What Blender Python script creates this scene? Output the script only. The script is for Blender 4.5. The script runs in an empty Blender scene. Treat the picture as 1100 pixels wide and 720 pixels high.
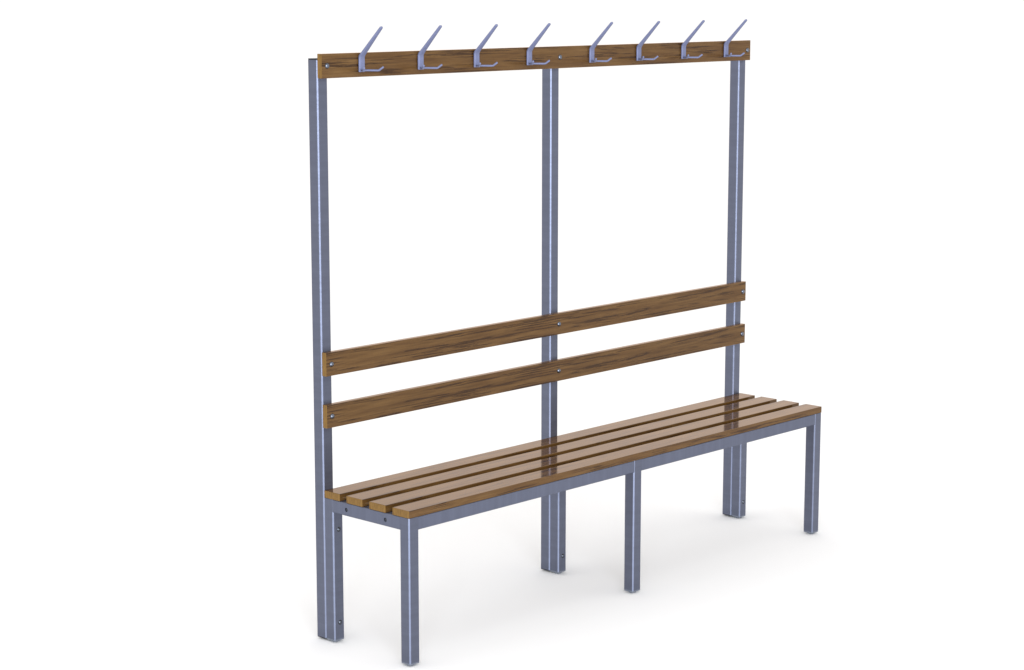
import bpy, bmesh, math, random
from mathutils import Vector, Matrix

C = bpy.context.scene.collection
S = bpy.context.scene

# ------------------------------------------------------------------ camera
cam_d = bpy.data.cameras.new("camera"); cam = bpy.data.objects.new("camera", cam_d); C.objects.link(cam)
yaw, pitch = -0.8159, -0.1682
Fw = Vector((-math.sin(yaw) * math.cos(pitch), math.cos(yaw) * math.cos(pitch), math.sin(pitch)))
cam.location = (-3.8778, -4.0439, 1.9012)
cam.rotation_euler = Fw.to_track_quat('-Z', 'Y').to_euler()
cam_d.sensor_width = 36.0
cam_d.lens = 2212.72 / 1100.0 * 36.0
cam_d.clip_start = 0.05; cam_d.clip_end = 2000
S.camera = cam

# ------------------------------------------------------------------ world (even white studio dome)
W = bpy.data.worlds.new("World"); S.world = W; W.use_nodes = True
wn = W.node_tree.nodes; wl = W.node_tree.links
bg = wn["Background"]
bg.inputs[0].default_value = (1.0, 0.990, 0.980, 1)
bg.inputs[1].default_value = 1.24

# ------------------------------------------------------------------ soft boxes behind the camera
def softbox(name, loc, target, sx, sy, power, col):
    d = bpy.data.lights.new(name, 'AREA'); d.shape = 'RECTANGLE'; d.size = sx; d.size_y = sy
    d.energy = power; d.color = col
    o = bpy.data.objects.new(name, d); C.objects.link(o); o.location = loc
    o.rotation_euler = (Vector(target) - Vector(loc)).to_track_quat('-Z', 'Y').to_euler()
    return o
softbox("softbox", (-5.6, -6.8, 2.2), (0.6, 0.1, 0.9), 5.0, 4.0, 840, (0.86, 0.92, 1.0))

S.view_settings.view_transform = 'Standard'
S.view_settings.look = 'None'
S.view_settings.exposure = 0.0
S.view_settings.gamma = 1.0
S.render.engine = 'CYCLES'
S.cycles.max_bounces = 8

# ------------------------------------------------------------------ materials
def mat(name):
    m = bpy.data.materials.new(name); m.use_nodes = True
    nt = m.node_tree; return m, nt.nodes, nt.links, nt.nodes["Principled BSDF"]

def floor_mat():
    m, n, l, p = mat("white_studio_floor")
    p.inputs["Base Color"].default_value = (0.852, 0.846, 0.842, 1)
    p.inputs["Roughness"].default_value = 0.9
    p.inputs["Specular IOR Level"].default_value = 0.1
    return m

def steel_mat(name, axis, base=(0.142, 0.156, 0.214), rough=0.40, aniso=0.8):
    """brushed blue-grey steel; fine brush lines run across the length (axis) of the tube"""
    m, n, l, p = mat(name)
    tc = n.new("ShaderNodeTexCoord")
    def lines(scale, cross, detail):
        mp = n.new("ShaderNodeMapping")
        sc = [cross, cross, cross]; sc['XYZ'.index(axis)] = scale
        mp.inputs["Scale"].default_value = sc
        l.new(tc.outputs["Object"], mp.inputs[0])
        nz = n.new("ShaderNodeTexNoise"); nz.inputs["Scale"].default_value = 1.0
        nz.inputs["Detail"].default_value = detail; nz.inputs["Roughness"].default_value = 0.6
        l.new(mp.outputs[0], nz.inputs[0]); return nz.outputs["Fac"]
    fine = lines(170, 3.0, 3)
    broad = lines(34, 2.5, 4)
    ad = n.new("ShaderNodeMath"); ad.operation = 'MULTIPLY_ADD'
    l.new(broad, ad.inputs[0]); ad.inputs[1].default_value = 0.6
    mu = n.new("ShaderNodeMath"); mu.operation = 'MULTIPLY'; l.new(fine, mu.inputs[0]); mu.inputs[1].default_value = 0.4
    l.new(mu.outputs[0], ad.inputs[2])
    cr = n.new("ShaderNodeValToRGB"); e = cr.color_ramp.elements
    e[0].position = 0.36; e[0].color = tuple(c * 0.91 for c in base) + (1,)
    e[1].position = 0.64; e[1].color = tuple(c * 1.09 for c in base) + (1,)
    l.new(ad.outputs[0], cr.inputs[0]); l.new(cr.outputs[0], p.inputs["Base Color"])
    p.inputs["Metallic"].default_value = 1.0
    mr = n.new("ShaderNodeMapRange"); mr.inputs[3].default_value = rough - 0.07; mr.inputs[4].default_value = rough + 0.07
    mr.inputs[1].default_value = 0.3; mr.inputs[2].default_value = 0.7
    l.new(fine, mr.inputs[0]); l.new(mr.outputs[0], p.inputs["Roughness"])
    p.inputs["Anisotropic"].default_value = aniso
    tg = n.new("ShaderNodeTangent"); tg.direction_type = 'RADIAL'; tg.axis = axis
    l.new(tg.outputs[0], p.inputs["Tangent"])
    p.inputs["Anisotropic Rotation"].default_value = 0.25
    bp = n.new("ShaderNodeBump"); bp.inputs["Strength"].default_value = 0.12; bp.inputs["Distance"].default_value = 0.0004
    l.new(fine, bp.inputs["Height"]); l.new(bp.outputs[0], p.inputs["Normal"])
    return m

def plain_mat(name, col, metal, rough):
    m, n, l, p = mat(name)
    tc = n.new("ShaderNodeTexCoord"); nz = n.new("ShaderNodeTexNoise"); nz.inputs["Scale"].default_value = 90
    l.new(tc.outputs["Object"], nz.inputs[0])
    cr = n.new("ShaderNodeValToRGB"); e = cr.color_ramp.elements
    e[0].color = tuple(c * 0.9 for c in col) + (1,); e[1].color = tuple(c * 1.1 for c in col) + (1,)
    l.new(nz.outputs["Fac"], cr.inputs[0]); l.new(cr.outputs[0], p.inputs["Base Color"])
    p.inputs["Metallic"].default_value = metal; p.inputs["Roughness"].default_value = rough
    return m

def wood_mat(name, seed, half_len, gloss=0.09):
    """varnished walnut-brown wood, grain along local X, dark streaks, paler end faces"""
    m, n, l, p = mat(name)
    tc = n.new("ShaderNodeTexCoord")
    def noise(scl, off, detail=4, rough=0.6, dist=0.0):
        mp = n.new("ShaderNodeMapping"); mp.inputs["Scale"].default_value = scl
        mp.inputs["Location"].default_value = (off + seed * 7.3, seed * 3.1 + off * 2, seed * 1.7)
        l.new(tc.outputs["Object"], mp.inputs[0])
        z = n.new("ShaderNodeTexNoise"); z.inputs["Scale"].default_value = 1
        z.inputs["Detail"].default_value = detail; z.inputs["Roughness"].default_value = rough
        z.inputs["Distortion"].default_value = dist
        l.new(mp.outputs[0], z.inputs[0]); return z.outputs["Fac"]
    def ramp(src, stops):
        c = n.new("ShaderNodeValToRGB"); el = c.color_ramp.elements
        el[0].position, el[0].color = stops[0]; el[1].position, el[1].color = stops[-1]
        for pos, col in stops[1:-1]:
            k = el.new(pos); k.color = col
        l.new(src, c.inputs[0]); return c.outputs[0]
    def mix(fac, a, b, mode='MIX'):
        x = n.new("ShaderNodeMix"); x.data_type = 'RGBA'; x.blend_type = mode
        for s, v in ((x.inputs[0], fac), (x.inputs[6], a), (x.inputs[7], b)):
            if isinstance(v, (float, int)): s.default_value = v
            elif isinstance(v, tuple): s.default_value = v
            else: l.new(v, s)
        return x.outputs[2]
    mottle = noise((4.5, 34, 62), 1.0, 5, 0.62, 0.4)
    grain = noise((9, 300, 300), 4.0, 5, 0.7, 0.0)
    streak = noise((5.2, 90, 215), 9.0, 5, 0.60, 0.35)
    zone = noise((3.4, 24, 52), 15.0, 2, 0.5, 0.3)
    flecks = noise((34, 260, 420), 22.0, 3, 0.6, 0.3)
    base = ramp(mottle, [(0.30, (0.062, 0.028, 0.0075, 1)), (0.50, (0.094, 0.047, 0.0135, 1)), (0.70, (0.125, 0.067, 0.0215, 1))])
    g = ramp(grain, [(0.30, (0.76, 0.74, 0.72, 1)), (0.65, (1.08, 1.08, 1.08, 1))])
    c = mix(1.0, base, g, 'MULTIPLY')
    # dark elongated streaks, only in some zones of the board
    s_mask = ramp(streak, [(0.512, (0, 0, 0, 1)), (0.535, (1, 1, 1, 1))])
    z_mask = ramp(zone, [(0.46, (0.08, 0.08, 0.08, 1)), (0.53, (1, 1, 1, 1))])
    f_mask = ramp(flecks, [(0.34, (0.62, 0.62, 0.62, 1)), (0.52, (1, 1, 1, 1))])
    k = mix(1.0, mix(1.0, s_mask, z_mask, 'MULTIPLY'), f_mask, 'MULTIPLY')
    km = n.new("ShaderNodeMath"); km.operation = 'MULTIPLY'; l.new(k, km.inputs[0]); km.inputs[1].default_value = 0.95
    c = mix(km.outputs[0], c, (0.020, 0.0075, 0.002, 1))
    # small brown flecks
    fl = ramp(flecks, [(0.66, (0, 0, 0, 1)), (0.74, (1, 1, 1, 1))])
    fm = n.new("ShaderNodeMath"); fm.operation = 'MULTIPLY'; l.new(fl, fm.inputs[0]); fm.inputs[1].default_value = 0.45
    c = mix(fm.outputs[0], c, (0.06, 0.028, 0.010, 1))
    # end faces: paler golden with faint growth lines
    sx = n.new("ShaderNodeSeparateXYZ"); l.new(tc.outputs["Object"], sx.inputs[0])
    ab = n.new("ShaderNodeMath"); ab.operation = 'ABSOLUTE'; l.new(sx.outputs[0], ab.inputs[0])
    gt = n.new("ShaderNodeMath"); gt.operation = 'GREATER_THAN'; l.new(ab.outputs[0], gt.inputs[0]); gt.inputs[1].default_value = half_len - 0.0008
    endn = noise((20, 190, 30), 31.0, 4, 0.6, 0.6)
    endc = ramp(endn, [(0.32, (0.108, 0.056, 0.012, 1)), (0.55, (0.158, 0.086, 0.019, 1)), (0.75, (0.20, 0.112, 0.028, 1))])
    c = mix(gt.outputs[0], c, endc)
    l.new(c, p.inputs["Base Color"])
    p.inputs["Roughness"].default_value = 0.6
    p.inputs["Specular IOR Level"].default_value = 0.0
    # tinted clear varnish over the wood
    gl = n.new("ShaderNodeBsdfGlossy"); gl.inputs["Color"].default_value = (1.0, 0.80, 0.68, 1); gl.inputs["Roughness"].default_value = gloss
    fr = n.new("ShaderNodeFresnel"); fr.inputs["IOR"].default_value = 1.43
    mx = n.new("ShaderNodeMixShader"); l.new(fr.outputs[0], mx.inputs[0]); l.new(p.outputs[0], mx.inputs[1]); l.new(gl.outputs[0], mx.inputs[2])
    l.new(mx.outputs[0], n["Material Output"].inputs[0])
    bp = n.new("ShaderNodeBump"); bp.inputs["Strength"].default_value = 0.05; bp.inputs["Distance"].default_value = 0.0003
    l.new(grain, bp.inputs["Height"]); l.new(bp.outputs[0], p.inputs["Normal"])
    return m

M_FLOOR = floor_mat()
M_HOOK_BASE = (0.150, 0.168, 0.285)
STEEL = {a: steel_mat("brushed_steel_" + a.lower(), a) for a in 'XYZ'}
M_HOOK = steel_mat("hook_steel", 'Z', M_HOOK_BASE, 0.5, 0.0)
M_HOOK.node_tree.nodes['Principled BSDF'].inputs['Metallic'].default_value = 0.35
M_SCREW = plain_mat("screw_steel", (0.14, 0.155, 0.19), 1.0, 0.15)
M_DARK = plain_mat("dark_screw_and_shade", (0.045, 0.047, 0.056), 0.6, 0.4)  # dark rail screws; also the painted shade inside the leg bores
M_BLACK = plain_mat("black_plastic", (0.022, 0.023, 0.028), 0.0, 0.45)
M_BLACK.node_tree.nodes["Principled BSDF"].inputs["Specular IOR Level"].default_value = 0.1
M_GREY = plain_mat("grey_plastic", (0.13, 0.145, 0.18), 0.0, 0.4)

# ------------------------------------------------------------------ mesh helpers
def link(name, bm, m, parent=None, loc=(0, 0, 0), smooth=None):
    bmesh.ops.recalc_face_normals(bm, faces=bm.faces)
    me = bpy.data.meshes.new(name); bm.to_mesh(me); bm.free()
    me.materials.append(m)
    if smooth is not None:
        me.polygons.foreach_set("use_smooth", [True] * len(me.polygons))
        me.set_sharp_from_angle(angle=math.radians(smooth))
    o = bpy.data.objects.new(name, me); C.objects.link(o)
    o.location = loc
    if parent: o.parent = parent
    return o

def rounded_profile(w, h, r, seg=1):
    pts = []
    for cx, cy, a0 in ((w/2-r, h/2-r, 0), (-w/2+r, h/2-r, 90), (-w/2+r, -h/2+r, 180), (w/2-r, -h/2+r, 270)):
        for i in range(seg + 1):
            a = math.radians(a0 + 90 * i / seg)
            pts.append((cx + r * math.cos(a), cy + r * math.sin(a)))
    return pts

def prism(axis, length, w, h, r, seg=1):
    """rounded rectangular tube centred on the origin; w,h are the two cross sizes in axis order"""
    bm = bmesh.new(); rings = []
    for t in (-length/2, length/2):
        ring = []
        for a, b in rounded_profile(w, h, r, seg):
            co = {'Z': (a, b, t), 'X': (t, a, b), 'Y': (a, t, b)}[axis]
            ring.append(bm.verts.new(co))
        rings.append(ring)
    n = len(rings[0])
    for i in range(n):
        bm.faces.new((rings[0][i], rings[0][(i+1) % n], rings[1][(i+1) % n], rings[1][i]))
    bm.faces.new(rings[0]); bm.faces.new(rings[1])
    return bm

def beveled_box(sx, sy, sz, b, seg=2):
    bm = bmesh.new(); bmesh.ops.create_cube(bm, size=1.0)
    bmesh.ops.scale(bm, vec=(sx, sy, sz), verts=bm.verts)
    if b: bmesh.ops.bevel(bm, geom=bm.edges[:], offset=b, segments=seg, profile=0.5, affect='EDGES')
    return bm

def lathe(profile, n=28, axis='Y'):
    """profile: list of (radius, height); spun round local axis"""
    bm = bmesh.new(); rings = []
    for r, h in profile:
        if r < 1e-6:
            co = (0, 0, h) if axis == 'Z' else ((0, h, 0) if axis == 'Y' else (h, 0, 0))
            rings.append([bm.verts.new(co)]); continue
        ring = []
        for i in range(n):
            a = 2 * math.pi * i / n; c, s = r * math.cos(a), r * math.sin(a)
            ring.append(bm.verts.new({'Z': (c, s, h), 'Y': (c, h, s), 'X': (h, c, s)}[axis]))
        rings.append(ring)
    for A, B in zip(rings[:-1], rings[1:]):
        for i in range(n):
            j = (i + 1) % n
            if len(A) == 1 and len(B) == 1: continue
            if len(A) == 1: bm.faces.new((A[0], B[j], B[i]))
            elif len(B) == 1: bm.faces.new((A[i], A[j], B[0]))
            else: bm.faces.new((A[i], A[j], B[j], B[i]))
    for R in (rings[0], rings[-1]):
        if len(R) > 1: bm.faces.new(R)
    return bm

def cut(o, cutters):
    """bore real holes, then throw the cutters away"""
    tmp = []
    for bm, loc in cutters:
        bmesh.ops.recalc_face_normals(bm, faces=bm.faces)
        me = bpy.data.meshes.new("bore"); bm.to_mesh(me); bm.free(); me.materials.append(o.data.materials[0])
        c = bpy.data.objects.new("bore", me); C.objects.link(c); c.location = loc; tmp.append(c)
        md = o.modifiers.new("bore", 'BOOLEAN'); md.operation = 'DIFFERENCE'; md.solver = 'EXACT'; md.object = c
    bpy.context.view_layer.update()
    dg = bpy.context.evaluated_depsgraph_get()
    new = bpy.data.meshes.new_from_object(o.evaluated_get(dg))
    o.modifiers.clear(); new.name = o.name; o.data = new
    for c in tmp: bpy.data.objects.remove(c, do_unlink=True)

# ------------------------------------------------------------------ floor
FZ = -0.0058
bm = bmesh.new(); N = 96
ctr = bm.verts.new((0, 0, 0)); ring = [bm.verts.new((600 * math.cos(2*math.pi*i/N), 600 * math.sin(2*math.pi*i/N), 0)) for i in range(N)]
for i in range(N): bm.faces.new((ctr, ring[i], ring[(i+1) % N]))
fl = link("floor", bm, M_FLOOR, None, (0, 0, FZ)); fl["kind"] = "structure"
fl["label"] = "plain white studio floor under the bench"

# ------------------------------------------------------------------ bench dimensions (metres)
L, s, D, ZS = 2.0, 0.0392, 0.3573, 0.4286
RH = 0.038; T = 0.0216; R = 0.0034
XM = (L - s) / 2
UD = 0.0411; UZ0, UZ1 = 0.0024, 1.6935
BT = 0.0188; YB = D - BT

bench = bpy.data.objects.new("cloakroom_bench", None); C.objects.link(bench)
bench.location = (L/2, D/2, FZ); bench.empty_display_size = 0.3
bench["label"] = "brown slatted changing-room bench on grey steel legs with a row of coat hooks above"
bench["category"] = "bench"
BL = Vector(bench.location)

def part(name, bm, m, centre, smooth=None, parent=bench, base=BL):
    return link(name, bm, m, parent, Vector(centre) - base, smooth)

DOME = [(0.0, -0.0040), (0.0016, -0.0038), (0.0030, -0.0032), (0.0042, -0.0022), (0.0050, -0.0009), (0.0053, 0.0004), (0.0, 0.0004)]

def screw_front(parent, parent_centre, x, y, z, scale=1.0, m=None):
    """domed screw head facing the front (-Y)"""
    prof = [(r * scale, h * scale) for r, h in DOME]
    return link("screw", lathe(prof, 24, 'Y'), m or M_SCREW, parent, Vector((x, y, z)) - Vector(parent_centre), 60)

# legs --------------------------------------------------------------
CAP = 0.0048
def make_leg(x, y):
    c = Vector((x + s/2, y + s/2, (CAP + ZS) / 2))
    o = part("leg", prism('Z', ZS - CAP, s, s, R), STEEL['Z'], c)
    # moulded end cap with small chamfer and a round glide foot
    bmc = bmesh.new()
    v = []
    for zz, k in ((CAP/2, 0.0), (-CAP/2 + 0.002, 0.0), (-CAP/2, 0.0008)):
        v.append([bmc.verts.new((a, b, zz)) for a, b in rounded_profile(s - 2*k - 0.0004, s - 2*k - 0.0004, max(R - k, 0.001))])
    n = len(v[0])
    for A, B in zip(v[:-1], v[1:]):
        for i in range(n): bmc.faces.new((A[i], A[(i+1) % n], B[(i+1) % n], B[i]))
    bmc.faces.new(v[0]); bmc.faces.new(v[-1])
    link("end_cap", bmc, M_GREY, o, Vector((0, 0, CAP/2 - c.z)), 30)
    link("foot", lathe([(0.0, 0.0), (0.0105, 0.0), (0.0125, 0.0018), (0.0125, -FZ + 0.0002), (0.0, -FZ + 0.0002)], 32, 'Z'), M_GREY, o, Vector((0, 0, FZ - c.z)), 40)
    return o

def screwed_leg(x, y, screws=()):
    c = Vector((x + s/2, y + s/2, (CAP + ZS) / 2))
    o = make_leg(x, y)
    if screws:
        bpy.context.view_layer.update()
        cut(o, [(lathe([(0.0077, -0.004), (0.0077, 0.0055)], 24, 'Y'), Vector((c.x + 0.0018, y, z))) for z in screws])
        for z in screws:
            link("recess_shade_plug", lathe([(0.0076, 0.0006), (0.0076, 0.0052)], 24, 'Y'), M_DARK, o, Vector((0.0018, -s/2, z - c.z)), 40)  # dark plug in the bore; the recess shade is put into its colour
            screw_front(o, c, c.x + 0.0018, y + 0.0018, z, 1.05)
    return o

for x in (0.0, XM, L - s):
    screwed_leg(x, 0.0)
    screwed_leg(x, D - s, (0.055, 0.3366))

# rails -------------------------------------------------------------
def rail(axis, a0, a1, fixed, name, holes=()):
    ln = a1 - a0; mid = (a0 + a1) / 2; zc = ZS - RH/2
    if axis == 'X':
        c = (mid, fixed + s/2, zc); o = part(name, prism('X', ln, s, RH, R * 0.55), STEEL['X'], c)
    else:
        c = (fixed + s/2, mid, zc); o = part(name, prism('Y', ln, s, RH, R * 0.55), STEEL['Y'], c)
    return o, Vector(c)
e = R * 0.9
rail('X', s - e, XM + 0.0016, 0.0, "front_rail")
rail('X', XM + s - e, L - s + 0.0, 0.0, "front_rail")
rail('X', s, XM, D - s, "rear_rail")
rail('X', XM + s, L - s, D - s, "rear_rail")
for x, side in ((0.0, 1), (XM, 0), (L - s, 0)):
    o, c = rail('Y', s - (e if side else 0), D - s + (e if side else 0), x, "side_rail" if x != XM else "cross_rail")
    if side:
        bpy.context.view_layer.update()
        hy = (0.2605, 0.0969)
        cut(o, [(lathe([(0.0060, -0.004), (0.0060, 0.006)], 24, 'X'), Vector((0.0, y, 0.4090))) for y in hy])
        for y in hy:
            link("screw", lathe([(0.0, 0.0012), (0.0026, 0.0015), (0.0050, 0.0026), (0.0058, 0.0042), (0.0, 0.0050)], 20, 'X'), M_DARK, o,
                 Vector((0.0, y, 0.4090)) - c + Vector((0, 0, 0)), 40)

# uprights ----------------------------------------------------------
for x in (0.0, XM, L - s):
    c = Vector((x + s/2, D + UD/2, (UZ0 + UZ1) / 2))
    o = part("upright", prism('Z', UZ1 - UZ0, s, UD, R), STEEL['Z'], c)
    for zc, hh in ((UZ1 + 0.0020, 0.0040), (UZ0 - 0.0014, 0.0028)):
        link("end_cap", prism('Z', hh, s - 0.0006, UD - 0.0006, R), M_BLACK, o, Vector((0, 0, zc - c.z)), 30)

# seat slats ---------------------------------------------------------
W_S, G_S = 0.0678, 0.0284
M_SEAT = wood_mat("seat_wood", 1.0, L/2)
for i in range(4):
    y0 = i * (W_S + G_S)
    y1 = y0 + W_S - (0.0008 if i == 3 else 0)
    part("seat_slat", beveled_box(L, y1 - y0, T, 0.0014), M_SEAT, (L/2, (y0 + y1)/2, ZS + 0.0004 + T/2))

# backrest slats -----------------------------------------------------
M_BACK = wood_mat("backrest_wood", 5.2, L/2, 0.26)
SCX = (0.0205, 1.0015, 1.9820)
for z0, z1 in ((0.7894, 0.8586), (0.6365, 0.7051)):
    c = Vector((L/2, YB + BT/2 - 0.0003, (z0 + z1)/2))
    o = part("backrest_slat", beveled_box(L, BT - 0.0006, z1 - z0, 0.0014), M_BACK, c)
    for x in SCX: screw_front(o, c, x, YB, (z0 + z1)/2 - 0.0003, 1.55)

# hook board ---------------------------------------------------------
c = Vector((L/2, YB + BT/2 - 0.0003, (1.6424 + 1.7114)/2))
M_BOARD = wood_mat("board_wood", 3.4, L/2, 0.26)
board = part("hook_board", beveled_box(L, BT - 0.0006, 0.069, 0.0014), M_BOARD, c)
for x in SCX: screw_front(board, c, x, YB, 1.6774, 1.55)

# coat hooks ---------------------------------------------------------
def tube(path, radii, flat=1.0, n=14, cap=True):
    """path in the YZ plane; elliptical section: half width radii[i] in X, radii[i]*flat in the path normal"""
    bm = bmesh.new(); rings = []
    m = len(path)
    for i, (y, z) in enumerate(path):
        a = path[max(i-1, 0)]; b = path[min(i+1, m-1)]
        t = Vector((0, b[0]-a[0], b[1]-a[1])).normalized(); nrm = Vector((0, -t.z, t.y))
        rx, rn = radii[i] if isinstance(radii[i], tuple) else (radii[i], radii[i]*flat)
        ring = []
        for k in range(n):
            q = 2*math.pi*k/n
            # superellipse: flat strip with rounded edges
            cx, sx_ = math.cos(q), math.sin(q)
            ex = 0.62
            px = math.copysign(abs(cx)**ex, cx) * rx; pn = math.copysign(abs(sx_)**ex, sx_) * rn
            ring.append(bm.verts.new(Vector((px, y, z)) + nrm * pn))
        rings.append(ring)
    for A, B in zip(rings[:-1], rings[1:]):
        for k in range(n): bm.faces.new((A[k], A[(k+1) % n], B[(k+1) % n], B[k]))
    bm.faces.new(rings[0]); bm.faces.new(rings[-1])
    return bm

def hook_body():
    # local origin: board face, hook centre line, z = 1.657 (bottom of the plate)
    p = []; r = []
    hw, ht = 0.0110, 0.0042
    yb = -ht
    for z in (0.0, 0.010, 0.022, 0.034, 0.041): p.append((yb, z)); r.append((hw, ht))
    # smooth bend then straight tapering arm leaning forward
    p += [(yb - 0.0010, 0.0445), (yb - 0.0036, 0.0480), (yb - 0.0070, 0.0515)]; r += [(hw, ht), (hw * 0.97, ht), (hw * 0.90, ht * 0.9)]
    y0, z0 = yb - 0.0070, 0.0515; y1, z1 = -0.0875, 0.1262
    for k in range(1, 9):
        f = k / 8
        p.append((y0 + (y1 - y0)*f, z0 + (z1 - z0)*f)); r.append((hw * 0.92 + (0.0052 - hw * 0.92)*f, ht * 0.9 + (0.0034 - ht * 0.9)*f))
    d = Vector((y1 - y0, z1 - z0)).normalized()
    for dd, q in ((0.0018, 0.88), (0.0032, 0.62), (0.0038, 0.25)):
        p.append((y1 + d.x*dd, z1 + d.y*dd)); r.append((0.0052*q, 0.0034*q))
    return tube(p, r, n=20)

def prong(side):
    """one of the pair of lower prongs, splayed sideways and turned up at the tip"""
    rr = 0.0029
    p = [Vector((0, -0.003, 0.0046)), Vector((side*0.0050, -0.0105, 0.0046)), Vector((side*0.0285, -0.0425, 0.0044)), Vector((side*0.0305, -0.0455, 0.0052)),
         Vector((side*0.0345, -0.0515, 0.0108)), Vector((side*0.0372, -0.0552, 0.0140)), Vector((side*0.0377, -0.0560, 0.0146))]
    bm = bmesh.new(); rings = []; n = 12; m = len(p)
    for i, c in enumerate(p):
        t = (p[min(i+1, m-1)] - p[max(i-1, 0)]).normalized()
        u = t.cross(Vector((0, 0, 1))).normalized(); v = u.cross(t)
        q = 0.45 if i == m-1 else 1.0
        rings.append([bm.verts.new(c + (u*math.cos(2*math.pi*k/n) + v*math.sin(2*math.pi*k/n))*rr*q) for k in range(n)])
    for A, B in zip(rings[:-1], rings[1:]):
        for k in range(n): bm.faces.new((A[k], A[(k+1) % n], B[(k+1) % n], B[k]))
    bm.faces.new(rings[0]); bm.faces.new(rings[-1])
    return bm

HX = (0.1486, 0.3840, 0.6195, 0.8540, 1.1488, 1.3841, 1.6193, 1.8538)
h0 = part("coat_hook", hook_body(), M_HOOK, (HX[0], YB - 0.0002, 1.6570), 50)
for sd in (-1, 1): link("lower_prong", prong(sd), M_HOOK, h0, (0, 0, 0), 50)
for x in HX[1:]:
    h = h0.copy(); C.objects.link(h); h.parent = bench; h.location = Vector((x, YB - 0.0002, 1.6570)) - BL
    for ch in list(h0.children):
        k = ch.copy(); C.objects.link(k); k.parent = h
